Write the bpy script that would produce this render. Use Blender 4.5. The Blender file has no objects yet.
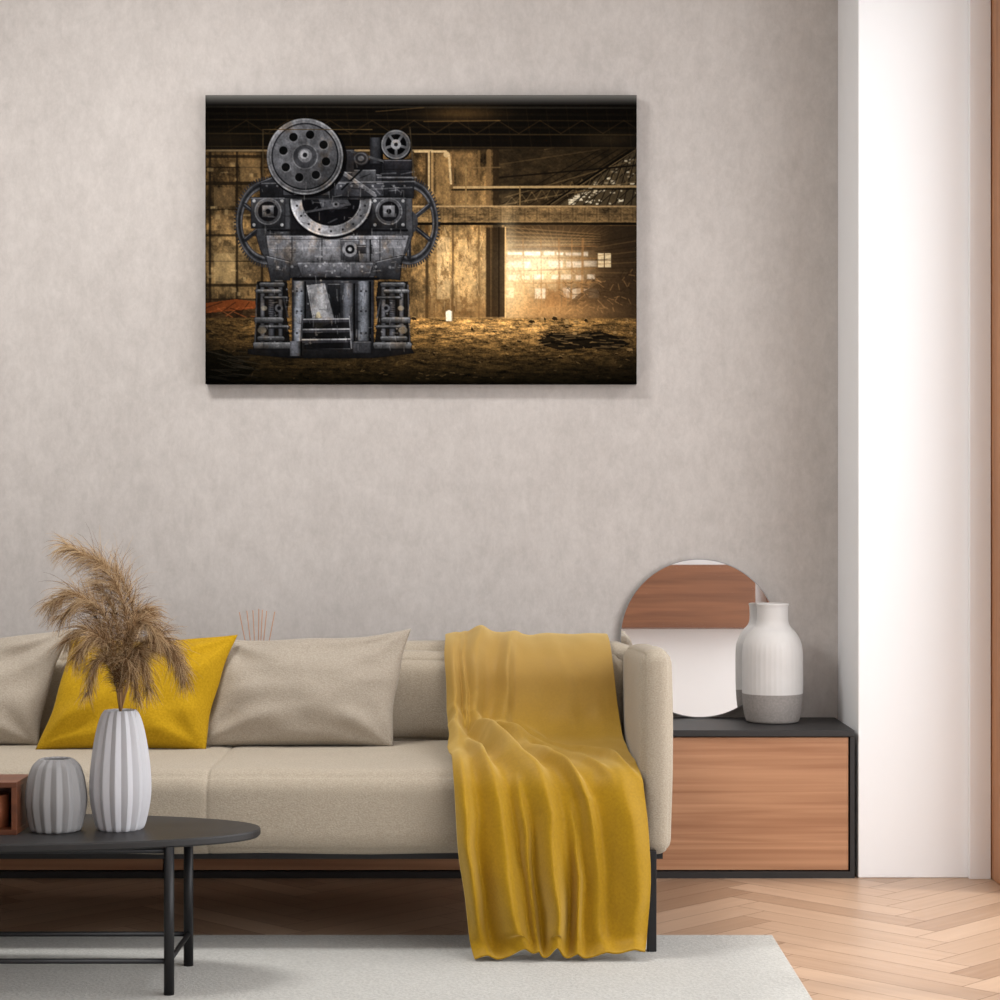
import bpy, bmesh, math, random
import numpy as np
from mathutils import Vector, Matrix, noise as mn
random.seed(4); np.random.seed(4)
scene=bpy.context.scene
scene.view_settings.view_transform='Standard'
COL=scene.collection

# ---------------------------------------------------------------- helpers
def lin(c):
    def f(v):
        v=v/255.0
        return v/12.92 if v<=0.04045 else ((v+0.055)/1.055)**2.4
    return (f(c[0]),f(c[1]),f(c[2]),1.0)

def new_mat(name):
    m=bpy.data.materials.new(name); m.use_nodes=True
    nt=m.node_tree; b=nt.nodes['Principled BSDF']
    return m,nt,b

def N(nt,t,**kw):
    n=nt.nodes.new(t)
    for k,v in kw.items(): setattr(n,k,v)
    return n

def fabric(name,c1,c2,scale=350,bump=0.25,sheen=0.3,rough=0.95,big=6,sheen_tint=None,weave=0,painted_sheen=None):
    m,nt,b=new_mat(name)
    tc=N(nt,'ShaderNodeTexCoord')
    n1=N(nt,'ShaderNodeTexNoise'); n1.inputs['Scale'].default_value=scale; n1.inputs['Detail'].default_value=3
    mp=N(nt,'ShaderNodeMapping'); mp.inputs['Scale'].default_value=(1,1,1.7) if weave else (1,1,1)
    n2=N(nt,'ShaderNodeTexNoise'); n2.inputs['Scale'].default_value=big; n2.inputs['Detail'].default_value=3
    mx=N(nt,'ShaderNodeMix',data_type='RGBA')
    nt.links.new(tc.outputs['Object'],mp.inputs['Vector'])
    nt.links.new(mp.outputs[0],n1.inputs['Vector']); nt.links.new(tc.outputs['Object'],n2.inputs['Vector'])
    cr=N(nt,'ShaderNodeMapRange'); cr.inputs['From Min'].default_value=0.32; cr.inputs['From Max'].default_value=0.68
    nt.links.new(n1.outputs['Fac'],cr.inputs['Value'])
    ad=N(nt,'ShaderNodeMath',operation='MULTIPLY_ADD'); ad.inputs[1].default_value=0.65
    nt.links.new(cr.outputs[0],ad.inputs[0])
    h=N(nt,'ShaderNodeMath',operation='MULTIPLY'); h.inputs[1].default_value=0.35
    nt.links.new(n2.outputs['Fac'],h.inputs[0]); nt.links.new(h.outputs[0],ad.inputs[2])
    nt.links.new(ad.outputs[0],mx.inputs['Factor'])
    mx.inputs['A'].default_value=lin(c1); mx.inputs['B'].default_value=lin(c2)
    out=mx.outputs['Result']
    if painted_sheen:   # velvet sheen painted as a paler colour gradient by height: (z_low,z_high,colour)
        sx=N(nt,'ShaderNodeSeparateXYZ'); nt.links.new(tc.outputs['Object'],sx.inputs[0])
        mr=N(nt,'ShaderNodeMapRange'); mr.inputs['From Min'].default_value=painted_sheen[0]; mr.inputs['From Max'].default_value=painted_sheen[1]; mr.inputs['To Max'].default_value=0.8
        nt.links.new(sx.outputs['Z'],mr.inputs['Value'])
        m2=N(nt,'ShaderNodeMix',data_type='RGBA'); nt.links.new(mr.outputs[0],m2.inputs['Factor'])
        nt.links.new(out,m2.inputs['A']); m2.inputs['B'].default_value=lin(painted_sheen[2]); out=m2.outputs['Result']
    nt.links.new(out,b.inputs['Base Color'])
    b.inputs['Roughness'].default_value=rough
    b.inputs['Sheen Weight'].default_value=sheen
    b.inputs['Specular IOR Level'].default_value=0.12
    if sheen_tint: b.inputs['Sheen Tint'].default_value=lin(sheen_tint)
    bp=N(nt,'ShaderNodeBump'); bp.inputs['Strength'].default_value=bump; bp.inputs['Distance'].default_value=0.003
    nt.links.new(n1.outputs['Fac'],bp.inputs['Height']); nt.links.new(bp.outputs['Normal'],b.inputs['Normal'])
    return m

def plain(name,c,rough=0.5,metal=0.0,var=0.06,scale=20,bump=0.0):
    m,nt,b=new_mat(name)
    tc=N(nt,'ShaderNodeTexCoord')
    n1=N(nt,'ShaderNodeTexNoise'); n1.inputs['Scale'].default_value=scale; n1.inputs['Detail'].default_value=4
    nt.links.new(tc.outputs['Object'],n1.inputs['Vector'])
    mx=N(nt,'ShaderNodeMix',data_type='RGBA')
    nt.links.new(n1.outputs['Fac'],mx.inputs['Factor'])
    a=lin(c)
    mx.inputs['A'].default_value=(a[0]*(1-var),a[1]*(1-var),a[2]*(1-var),1)
    mx.inputs['B'].default_value=(min(1,a[0]*(1+var)),min(1,a[1]*(1+var)),min(1,a[2]*(1+var)),1)
    nt.links.new(mx.outputs['Result'],b.inputs['Base Color'])
    b.inputs['Roughness'].default_value=rough; b.inputs['Metallic'].default_value=metal
    if bump>0:
        bp=N(nt,'ShaderNodeBump'); bp.inputs['Strength'].default_value=bump; bp.inputs['Distance'].default_value=0.002
        nt.links.new(n1.outputs['Fac'],bp.inputs['Height']); nt.links.new(bp.outputs['Normal'],b.inputs['Normal'])
    return m

def wood(name,c1,c2,scale=(1.2,14,40),rough=0.45):
    m,nt,b=new_mat(name)
    tc=N(nt,'ShaderNodeTexCoord'); mp=N(nt,'ShaderNodeMapping'); mp.inputs['Scale'].default_value=scale
    nt.links.new(tc.outputs['Object'],mp.inputs['Vector'])
    n1=N(nt,'ShaderNodeTexNoise'); n1.inputs['Scale'].default_value=1.0; n1.inputs['Detail'].default_value=6; n1.inputs['Distortion'].default_value=0.6
    nt.links.new(mp.outputs[0],n1.inputs['Vector'])
    cr=N(nt,'ShaderNodeValToRGB'); cr.color_ramp.elements[0].position=0.3; cr.color_ramp.elements[1].position=0.7
    cr.color_ramp.elements[0].color=lin(c1); cr.color_ramp.elements[1].color=lin(c2)
    nt.links.new(n1.outputs['Fac'],cr.inputs[0]); nt.links.new(cr.outputs[0],b.inputs['Base Color'])
    b.inputs['Roughness'].default_value=rough
    return m

def add_obj(name,me,mat=None,parent=None,smooth=False):
    o=bpy.data.objects.new(name,me); COL.objects.link(o)
    if mat: me.materials.append(mat)
    if smooth:
        for p in me.polygons: p.use_smooth=True
    if parent: o.parent=parent
    return o

def empty(name):
    o=bpy.data.objects.new(name,None); COL.objects.link(o); o.empty_display_size=0.1
    return o

def box(name,x0,x1,y0,y1,z0,z1,mat,parent=None,bevel=0.0,seg=3):
    bm=bmesh.new(); bmesh.ops.create_cube(bm,size=1)
    c=Vector(((x0+x1)/2,(y0+y1)/2,(z0+z1)/2))
    for v in bm.verts:
        v.co=Vector((v.co.x*(x1-x0),v.co.y*(y1-y0),v.co.z*(z1-z0)))
    if bevel>0:
        bmesh.ops.bevel(bm,geom=bm.edges[:],offset=bevel,segments=seg,profile=0.5,affect='EDGES')
    me=bpy.data.meshes.new(name); bm.to_mesh(me); bm.free()
    o=add_obj(name,me,mat,parent,smooth=bevel>0)
    if bevel>0:
        md=o.modifiers.new('wn','WEIGHTED_NORMAL'); md.keep_sharp=True
    o.location=c
    return o

def soft_box(name,x0,x1,y0,y1,z0,z1,mat,parent=None,r=0.04,puff=0.012,seed=0,seams=(),slope=0.0):
    """upholstered cushion: rounded box with puffed faces, faint unevenness and optional stitched seams"""
    bm=bmesh.new(); bmesh.ops.create_cube(bm,size=2)
    bmesh.ops.subdivide_edges(bm,edges=bm.edges[:],cuts=23,use_grid_fill=True)
    hx,hy,hz=(x1-x0)/2,(y1-y0)/2,(z1-z0)/2
    cx=(x0+x1)/2
    def remap(t,h):
        s=math.sin(t*math.pi/2)
        return (0.35*t+0.65*s)*h
    for v in bm.verts:
        p=Vector((remap(v.co.x,hx),remap(v.co.y,hy),remap(v.co.z,hz)))
        u=v.co.copy()
        c=Vector((max(-hx+r,min(hx-r,p.x)),max(-hy+r,min(hy-r,p.y)),max(-hz+r,min(hz-r,p.z))))
        d=p-c
        if sum(1 for k in d if abs(k)>1e-6)>1: p=c+d.normalized()*r
        f=(1-u.x**4)*(1-u.y**4)+(1-u.x**4)*(1-u.z**4)+(1-u.y**4)*(1-u.z**4)
        nn=Vector((u.x**7,u.y**7,u.z**7))
        p+=nn*puff*min(1,f)
        p+=nn*0.004*mn.noise(Vector((p.x*5+seed,p.y*5,p.z*7)))
        p.z-=slope*(p.y/hy*0.5+0.5)*(p.z/hz*0.5+0.5)
        v.co=p
    for sx in seams:
        for dx in (-0.05,-0.03,-0.016,-0.008,-0.003,0,0.003,0.008,0.016,0.03,0.05):
            bmesh.ops.bisect_plane(bm,geom=bm.verts[:]+bm.edges[:]+bm.faces[:],plane_co=(sx-cx+dx,0,0),plane_no=(1,0,0))
        for v in bm.verts:
            q=abs(v.co.x-(sx-cx)); g=0.003*math.exp(-(q/0.004)**2)+0.0025*math.exp(-(q/0.025)**2)
            if g>1e-5:
                if v.co.z>hz*0.3: v.co.z-=g
                if v.co.y<-hy*0.8: v.co.y+=g
    me=bpy.data.meshes.new(name); bm.to_mesh(me); bm.free()
    o=add_obj(name,me,mat,parent,smooth=True)
    o.location=(cx,(y0+y1)/2,(z0+z1)/2)
    return o

def tube(name,p0,p1,r,mat,parent=None,seg=16):
    p0=Vector(p0);p1=Vector(p1); d=p1-p0
    bm=bmesh.new()
    bmesh.ops.create_cone(bm,cap_ends=True,segments=seg,radius1=r,radius2=r,depth=d.length)
    me=bpy.data.meshes.new(name); bm.to_mesh(me); bm.free()
    o=add_obj(name,me,mat,parent)
    for p in me.polygons: p.use_smooth=len(p.vertices)==4
    o.location=(p0+p1)/2; o.rotation_mode='QUATERNION'
    o.rotation_quaternion=Vector((0,0,1)).rotation_difference(d.normalized())
    return o

def revolve(name,prof,loc,mat,parent=None,seg=96,mod=None,smooth=True,mats=None,matf=None):
    bm=bmesh.new(); rings=[]
    for i,(r,z) in enumerate(prof):
        ring=[]
        for k in range(seg):
            a=2*math.pi*k/seg
            rr=r*(mod(a,z,i) if mod else 1)
            ring.append(bm.verts.new((rr*math.cos(a),rr*math.sin(a),z)))
        rings.append(ring)
    for i in range(len(rings)-1):
        for k in range(seg):
            f=bm.faces.new((rings[i][k],rings[i][(k+1)%seg],rings[i+1][(k+1)%seg],rings[i+1][k]))
            if matf: f.material_index=matf(i)
    bm.faces.new(list(reversed(rings[0])))
    bm.faces.new(rings[-1])
    bmesh.ops.recalc_face_normals(bm,faces=bm.faces[:])
    me=bpy.data.meshes.new(name); bm.to_mesh(me); bm.free()
    o=add_obj(name,me,mat,parent,smooth=smooth)
    if mats:
        for m in mats: me.materials.append(m)
    o.location=loc
    return o

def smooth_prof(pts,n=60):
    T=np.linspace(0,1,n)
    P=np.array(pts,float); out=[]
    def cr(a,b,c,d,u): return 0.5*((2*b)+(-a+c)*u+(2*a-5*b+4*c-d)*u*u+(-a+3*b-3*c+d)*u**3)
    for q in T:
        s=q*(len(pts)-1); i=min(int(s),len(pts)-2); u=s-i
        a=P[max(0,i-1)];b=P[i];c=P[i+1];d=P[min(len(pts)-1,i+2)]
        out.append(tuple(cr(a,b,c,d,u)))
    return out

# ---------------------------------------------------------------- materials
def plaster():
    m,nt,b=new_mat('stucco_plaster')
    tc=N(nt,'ShaderNodeTexCoord'); mp=N(nt,'ShaderNodeMapping'); mp.inputs['Scale'].default_value=(1.0,1.0,0.6)
    nt.links.new(tc.outputs['Object'],mp.inputs['Vector'])
    n1=N(nt,'ShaderNodeTexNoise'); n1.inputs['Scale'].default_value=26; n1.inputs['Detail'].default_value=10; n1.inputs['Roughness'].default_value=0.8; n1.inputs['Distortion'].default_value=0.15
    n2=N(nt,'ShaderNodeTexNoise'); n2.inputs['Scale'].default_value=2.6; n2.inputs['Detail'].default_value=4
    nt.links.new(mp.outputs[0],n1.inputs['Vector']); nt.links.new(mp.outputs[0],n2.inputs['Vector'])
    cr=N(nt,'ShaderNodeValToRGB')
    cr.color_ramp.elements[0].position=0.38; cr.color_ramp.elements[1].position=0.62
    cr.color_ramp.elements[0].color=lin((178,172,168)); cr.color_ramp.elements[1].color=lin((196,190,186))
    mx=N(nt,'ShaderNodeMath',operation='MULTIPLY_ADD'); mx.inputs[1].default_value=0.75
    h=N(nt,'ShaderNodeMath',operation='MULTIPLY'); h.inputs[1].default_value=0.25
    nt.links.new(n2.outputs['Fac'],h.inputs[0]); nt.links.new(n1.outputs['Fac'],mx.inputs[0]); nt.links.new(h.outputs[0],mx.inputs[2])
    nt.links.new(mx.outputs[0],cr.inputs[0]); nt.links.new(cr.outputs[0],b.inputs['Base Color'])
    b.inputs['Roughness'].default_value=0.9; b.inputs['Specular IOR Level'].default_value=0.2
    bp=N(nt,'ShaderNodeBump'); bp.inputs['Strength'].default_value=0.22; bp.inputs['Distance'].default_value=0.004
    nt.links.new(n1.outputs['Fac'],bp.inputs['Height']); nt.links.new(bp.outputs['Normal'],b.inputs['Normal'])
    return m
M_wall=plaster()
M_white=plain('white_paint',(243,244,246),0.7,var=0.01,scale=6)
M_side=plain('greige_paint',(150,147,143),0.8,var=0.02,scale=6)
M_refl=plain('pale_paint',(244,244,244),0.8,var=0.01,scale=6)
M_ceil=plain('ceiling_paint',(225,225,224),0.9,var=0.01)
M_sofa=fabric('beige_boucle',(151,140,124),(182,171,154),scale=240,bump=0.4,weave=1,sheen=0.12)
M_pil=fabric('beige_linen',(146,136,123),(176,166,152),scale=220,bump=0.4,weave=1,sheen=0.12)
M_yel=fabric('mustard_fabric',(160,123,14),(190,152,30),scale=190,bump=0.25,sheen=0.1,sheen_tint=(255,230,150))
M_throw=fabric('mustard_velvet_throw',(148,112,12),(168,130,18),scale=160,bump=0.04,sheen=0.55,rough=0.5,sheen_tint=(255,230,160),big=7,painted_sheen=(0.40,0.66,(166,134,78)))
M_black=plain('black_metal',(34,34,36),0.45,0.4,var=0.08)
M_blackwood=plain('black_lacquer',(34,33,34),0.5,var=0.1,scale=8)
M_walnut=wood('oak_veneer',(156,108,76),(194,146,110),scale=(1.0,8,42))
M_frame=wood('window_wood',(150,98,62),(190,134,90),scale=(30,30,1.5))
M_cab=wood('walnut_veneer',(104,64,40),(138,90,60),scale=(1.2,8,26))
M_red=wood('walnut_box',(78,42,26),(124,72,46),scale=(3,20,30))

# ---------------------------------------------------------------- room shell
XR=1.43; YB=6.48; XL=-2.6; YF=-0.9; ZC=2.95
box('wall_back',XL-0.1,1.6,YB,YB+0.12,0,ZC,M_wall)
box('wall_left',XL-0.12,XL,YF,YB,0,ZC,M_side)
box('wall_front',XL-0.1,1.6,YF-0.12,YF,0,ZC,M_refl)
box('ceiling',XL-0.1,1.6,YF-0.1,YB+0.1,ZC,ZC+0.1,M_ceil)
box('pillar',1.042,1.60,6.11,YB,0,ZC,M_white,bevel=0.004)
box('trim_1',1.362,1.424,6.09,6.112,0,ZC,M_white,bevel=0.002)
box('wall_right',XR+0.02,XR+0.17,YF,6.11,2.72,ZC,M_white)
def build_floor():
    W=0.095; n=6; g=0.0007
    bm=bmesh.new(); uvl=bm.loops.layers.uv.new('UVMap'); cl=bm.loops.layers.float_color.new('plank')
    R=Matrix.Rotation(math.radians(45),4,'Z')
    cx,cy=-0.5,2.8; K=75
    for c in range(-K,K):
        for r in range(-K,K):
            t=(c-r)%(2*n)
            if t==0: x0,y0,w,h=c*W,r*W,n*W,W; hor=True
            elif t==2*n-1: x0,y0,w,h=c*W,r*W,W,n*W; hor=False
            else: continue
            P=[Vector((x0+g,y0+g,0)),Vector((x0+w-g,y0+g,0)),Vector((x0+w-g,y0+h-g,0)),Vector((x0+g,y0+h-g,0))]
            Q=[R@p+Vector((cx,cy,0)) for p in P]
            if all(q.x<XL-.05 or q.x>1.57 for q in Q) or all(q.y<YF-.05 or q.y>6.53 for q in Q): continue
            vs=[bm.verts.new(q) for q in Q]
            f=bm.faces.new(vs)
            rv=random.random(); ox=random.random()*20; oy=random.random()*20
            for l,p in zip(f.loops,P):
                lx,ly=(p.x-x0,p.y-y0)
                l[uvl].uv=(ox+lx,oy+ly) if hor else (ox+ly,oy+lx)
                l[cl]=(rv,0.0 if hor else 1.0,0,1)
    for co,no in (((1.6,0,0),(1,0,0)),((XL-.1,0,0),(-1,0,0)),((0,6.55,0),(0,1,0)),((0,YF-.1,0),(0,-1,0))):
        bmesh.ops.bisect_plane(bm,geom=bm.verts[:]+bm.edges[:]+bm.faces[:],plane_co=co,plane_no=no,clear_outer=True)
    s=[bm.verts.new((x,y,z)) for z in (-0.002,-0.08) for x,y in ((XL-.1,YF-.1),(1.6,YF-.1),(1.6,6.55),(XL-.1,6.55))]
    fs=[bm.faces.new(s[0:4]),bm.faces.new(list(reversed(s[4:8])))]
    for i in range(4): fs.append(bm.faces.new((s[i],s[4+i],s[4+(i+1)%4],s[(i+1)%4])))
    for f in fs: f.material_index=1
    me=bpy.data.meshes.new('floor'); bm.to_mesh(me); bm.free()
    m,nt,b=new_mat('herringbone_oak')
    uv=N(nt,'ShaderNodeUVMap',uv_map='UVMap'); mp=N(nt,'ShaderNodeMapping'); mp.inputs['Scale'].default_value=(3,45,1)
    nt.links.new(uv.outputs[0],mp.inputs['Vector'])
    n1=N(nt,'ShaderNodeTexNoise'); n1.inputs['Scale'].default_value=1; n1.inputs['Detail'].default_value=5; n1.inputs['Distortion'].default_value=0.5
    nt.links.new(mp.outputs[0],n1.inputs['Vector'])
    at=N(nt,'ShaderNodeAttribute',attribute_name='plank'); sp=N(nt,'ShaderNodeSeparateColor')
    nt.links.new(at.outputs['Color'],sp.inputs[0])
    a=N(nt,'ShaderNodeMath',operation='MULTIPLY_ADD'); a.inputs[1].default_value=0.45
    h=N(nt,'ShaderNodeMath',operation='MULTIPLY'); h.inputs[1].default_value=0.55
    nt.links.new(sp.outputs[0],h.inputs[0]); nt.links.new(n1.outputs['Fac'],a.inputs[0]); nt.links.new(h.outputs[0],a.inputs[2])
    cr=N(nt,'ShaderNodeValToRGB'); cr.color_ramp.elements[0].position=0.15; cr.color_ramp.elements[1].position=0.85
    cr.color_ramp.elements[0].color=lin((152,122,98)); cr.color_ramp.elements[1].color=lin((194,165,140))
    nt.links.new(a.outputs[0],cr.inputs[0]); nt.links.new(cr.outputs[0],b.inputs['Base Color'])
    b.inputs['Roughness'].default_value=0.38
    add_obj('floor',me,m); me.materials.append(plain('floor_joint',(96,70,52),0.9))
build_floor()

win=empty('window_1')
box('jamb_1',1.426,1.53,5.86,6.108,0,2.72,M_frame,win,bevel=0.004)
for i,y in enumerate((4.55,3.15,1.75,0.35)):
    box('mullion_%d'%(i+1),1.44,1.53,y-0.035,y+0.035,0.06,2.66,M_frame,win,bevel=0.003)
box('jamb_2',1.44,1.53,YF,YF+0.15,0,2.72,M_frame,win)
box('sill_rail',1.44,1.53,YF+0.15,5.86,0,0.07,M_frame,win)
box('head_rail',1.44,1.53,YF+0.15,5.86,2.65,2.72,M_frame,win)

# ---------------------------------------------------------------- sideboard
sb=empty('sideboard')
X0,X1,Y0,Y1=-1.95,1.031,6.105,6.465
box('top_board',X0,X1,Y0-0.004,Y1,0.412,0.431,M_blackwood,sb,bevel=0.002)
box('side_right',X1-0.013,X1,Y0,Y1,0.0,0.412,M_blackwood,sb)
box('side_left',X0,X0+0.013,Y0,Y1,0.0,0.412,M_blackwood,sb)
box('bottom_board',X0+0.013,X1-0.013,Y0,Y1,0.0,0.020,M_blackwood,sb)
xs=[X0+0.015,-0.98,0.02,X1-0.015]
for i in range(3):
    box('drawer_front_%d'%(i+1),xs[i]+0.002,xs[i+1]-0.002,Y0+0.006,Y0+0.026,0.023,0.409,M_walnut,sb,bevel=0.0015)
box('carcass_back',X0+0.02,X1-0.02,Y1-0.01,Y1-0.002,0.022,0.412,M_blackwood,sb)

# ---------------------------------------------------------------- round mirror
def build_mirror():
    e=empty('round_mirror')
    r=0.2435; bm=bmesh.new()
    bmesh.ops.create_cone(bm,cap_ends=True,segments=128,radius1=r,radius2=r,depth=0.008)
    me=bpy.data.meshes.new('mirror_back'); bm.to_mesh(me); bm.free()
    add_obj('mirror_back',me,plain('mirror_edge',(150,150,150),0.3,0.6),e)
    bm=bmesh.new(); bmesh.ops.create_circle(bm,cap_ends=True,segments=128,radius=r-0.0025)
    for v in bm.verts: v.co.z=0.0046
    me2=bpy.data.meshes.new('mirror_glass'); bm.to_mesh(me2); bm.free()
    m,nt,b=new_mat('mirror_silver'); b.inputs['Metallic'].default_value=1; b.inputs['Roughness'].default_value=0.01
    b.inputs['Base Color'].default_value=(0.96,0.96,0.96,1)
    add_obj('mirror_glass',me2,m,e)
    e.rotation_euler=(math.radians(90-2.6),0,math.radians(-1.2))
    e.location=(0.613,6.455,0.431+0.2445)
build_mirror()
wc=empty('wall_cabinet')
box('cabinet_body',-1.0,1.345,YF,YF+0.3,0.92,1.325,M_cab,wc,bevel=0.003)
box('cabinet_door_gap',0.05,0.055,YF+0.3,YF+0.302,0.93,1.315,M_blackwood,wc)

# ---------------------------------------------------------------- vase on sideboard
vp=[(0.070,0),(0.079,0.004),(0.084,0.02),(0.089,0.05),(0.0915,0.10),(0.0915,0.17),(0.0905,0.215),(0.084,0.245),(0.069,0.272),(0.054,0.288),(0.048,0.302),(0.0465,0.32),(0.047,0.345),(0.049,0.355),(0.045,0.357),(0.042,0.35),(0.041,0.30),(0.041,0.26)]
pr=smooth_prof(vp,100)
nb=[i for i,(r,z) in enumerate(pr) if z>0.078][0]
revolve('ceramic_vase',pr,(0.822,6.335,0.431),plain('speckled_grey_ceramic',(144,138,134),0.7,var=0.3,scale=160,bump=0.2),seg=128,
        mats=[plain('white_ceramic',(208,205,203),0.6,var=0.05,scale=30)],matf=lambda i:0 if i<nb else 1,
        mod=lambda a,z,i:1+(0.005*math.cos(a*36) if 0.085<z<0.24 and i<80 else 0))

# ---------------------------------------------------------------- reed diffuser
rd=empty('reed_diffuser')
revolve('bottle',[(0.03,0),(0.035,0.004),(0.036,0.07),(0.03,0.09),(0.013,0.1),(0.013,0.12),(0.01,0.12),(0.01,0.03)],(-0.727,6.3,0.431),plain('amber_glass',(90,60,40),0.2),rd,seg=40)
M_reed=plain('reed',(176,140,118),0.8)
for i,(dx,dy) in enumerate(((-0.055,0.0),(-0.035,0.02),(-0.012,-0.02),(0.012,0.02),(0.028,-0.01),(0.05,0.012),(0.0,0.03))):
    tube('reed_%d'%(i+1),(-0.727-dx*0.15,6.3-dy*0.15,0.45),(-0.727+dx,6.3+dy,0.772-abs(dx)*0.15),0.0017,M_reed,rd,seg=8)

# ---------------------------------------------------------------- canvas print
def build_art():
    S=1.9; x0p,x1p,y0p,y1p=205.0,637.0,95.0,385.0
    nx=int((x1p-x0p)*S)+1; ny=int((y1p-y0p)*S)+1
    gx=np.linspace(x0p,x1p,nx); gy=np.linspace(y0p,y1p,ny)
    X,Y=np.meshgrid(gx,gy); I=np.zeros((ny,nx,3)); rng=np.random.RandomState(7)
    def vnoise(sx,sy,seed=0):
        r=np.random.RandomState(seed); a=int((x1p-x0p)/sx)+3; b=int((y1p-y0p)/sy)+3
        G=r.rand(b,a); fx=(X-x0p)/sx; fy=(Y-y0p)/sy; ix=fx.astype(int); iy=fy.astype(int)
        u=fx-ix; v=fy-iy; u=u*u*(3-2*u); v=v*v*(3-2*v)
        return (G[iy,ix]*(1-u)+G[iy,ix+1]*u)*(1-v)+(G[iy+1,ix]*(1-u)+G[iy+1,ix+1]*u)*v
    def fbm(sx,sy,seed,o=4,g=0.65):
        t=0;w=0;a=1
        for k in range(o):
            t=t+a*vnoise(max(sx/2**k,0.7),max(sy/2**k,0.7),seed+k*13); w+=a; a*=g
        return t/w
    def ss(v): return np.clip(v,0,1)
    MM=np.zeros((ny,nx)); track=[False]
    def blend(m,col,a=1.0):
        col=np.array(col,float)
        I[:]=I*(1-(m*a)[...,None])+col*(m*a)[...,None]
        if track[0]: MM[:]=np.maximum(MM,m*a)
    def shade(m,f): I[:]=I*(1+m*(f-1))[...,None]
    def pmask(pts):
        m=np.zeros((ny,nx),bool); n=len(pts)
        for i in range(n):
            xa,ya=pts[i]; xb,yb=pts[(i+1)%n]
            if ya==yb: continue
            m^=((ya>Y)!=(yb>Y))&(X<(xb-xa)*(Y-ya)/(yb-ya)+xa)
        return m.astype(float)
    def poly(pts,col,a=1.0): blend(pmask(pts),col,a)
    def rmask(x0,y0,x1,y1,s=1): return ss((X-x0)/s*S+.5)*ss((x1-X)/s*S+.5)*ss((Y-y0)/s*S+.5)*ss((y1-Y)/s*S+.5)
    def rect(x0,y0,x1,y1,col,a=1.0,s=1): blend(rmask(x0,y0,x1,y1,s),col,a)
    def emask(cx,cy,rx,ry,inner=0.0,soft=0.8):
        d=np.sqrt(((X-cx)/rx)**2+((Y-cy)/ry)**2); r=min(rx,ry)
        m=ss((1-d)*r/soft+.5)
        if inner>0: m=m*ss((d-inner)*r/soft+.5)
        return m
    def ell(cx,cy,rx,ry,col,a=1.0,inner=0.0,soft=0.8): blend(emask(cx,cy,rx,ry,inner,soft),col,a)
    def line(xa,ya,xb,yb,w,col,a=1.0):
        x_0=max(0,int((min(xa,xb)-w-2-x0p)*S)); x_1=min(nx,int((max(xa,xb)+w+2-x0p)*S)+2)
        y_0=max(0,int((min(ya,yb)-w-2-y0p)*S)); y_1=min(ny,int((max(ya,yb)+w+2-y0p)*S)+2)
        if x_1<=x_0 or y_1<=y_0: return
        xs_=X[y_0:y_1,x_0:x_1]; ys_=Y[y_0:y_1,x_0:x_1]
        L=math.hypot(xb-xa,yb-ya)+1e-6; ux,uy=(xb-xa)/L,(yb-ya)/L
        t=np.clip((xs_-xa)*ux+(ys_-ya)*uy,0,L); d=np.hypot(xs_-xa-t*ux,ys_-ya-t*uy)
        m=np.clip((w/2-d)*1.5+.5,0,1)*a
        I[y_0:y_1,x_0:x_1]=I[y_0:y_1,x_0:x_1]*(1-m[...,None])+np.array(col,float)*m[...,None]
        if track[0]: MM[y_0:y_1,x_0:x_1]=np.maximum(MM[y_0:y_1,x_0:x_1],m)
    def glow(cx,cy,rx,ry,col,a):
        blend(np.exp(-((X-cx)/rx)**2-((Y-cy)/ry)**2),col,a)
    # --- hall background: warm plaster wall, smooth shading with fine stains
    I[:]=(20,16,11)
    wallm=ss((Y-148)/6)*ss((322-Y)/3)
    blend(wallm,(76,58,35))
    pat=fbm(14,22,1,6,.8)
    I[:]=I*(1+wallm*(pat-.5)*2.8)[...,None]
    glow(462,266,42,64,(218,176,114),.66)
    glow(228,262,30,46,(168,140,94),.5)
    p2=fbm(9,12,19,5,.8); I[:]=I*(1+wallm*(p2-.5)*1.5)[...,None]
    for y,w in ((157,3),(168,1.4),(184,3.4),(210,1.4),(236,2.4),(262,1.2),(286,3),(300,1.4)): line(205,y,268,y,w,(24,18,11),.75)
    for x in (210,237,262): line(x,150,x,318,2.6,(24,18,11),.75)
    rect(214,254,235,284,(196,166,114),.45,3); rect(240,160,260,182,(142,114,74),.45,2); rect(214,188,235,207,(140,112,74),.4,2); rect(214,214,234,234,(140,112,74),.25,3)
    for k in range(40):
        xx=207+rng.rand()*50; yy=155+rng.rand()*145; rect(xx,yy,xx+2+rng.rand()*6,yy+1+rng.rand()*5,(206,176,124) if rng.rand()>.5 else (24,18,11),.35,2)
    rect(205,300,264,326,(36,22,12),.6,2)
    poly([(205,304),(236,300),(262,303),(262,309),(205,314)],(124,60,28),.8)
    for k in range(14): line(205+k*4.2,309+k%3*4,222+k*3.4,303+k%4*5,1.0,(164,86,44) if k%2 else (30,16,9),.6)
    # centre columns / plaster panels
    for x,w,c in ((427,3,(44,33,20)),(432,3,(150,120,78)),(453,2.4,(90,68,42)),(479,2.4,(98,75,45)),(489,5,(104,80,50)),(497,8,(28,21,13)),(503,1.6,(160,120,70))): line(x,152,x,318,w,c,.78)
    rect(437,238,450,300,(230,196,142),.5,3); rect(457,240,476,312,(218,180,124),.4,3); rect(436,154,450,204,(150,118,74),.4,3); rect(456,154,476,204,(116,90,56),.4,3)
    pz=fbm(6,9,31,5,.8)
    blend(ss((pz-.52)*6)*((X>425)&(X<492)&(Y>225)&(Y<316)),(88,62,34),.65)
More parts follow.
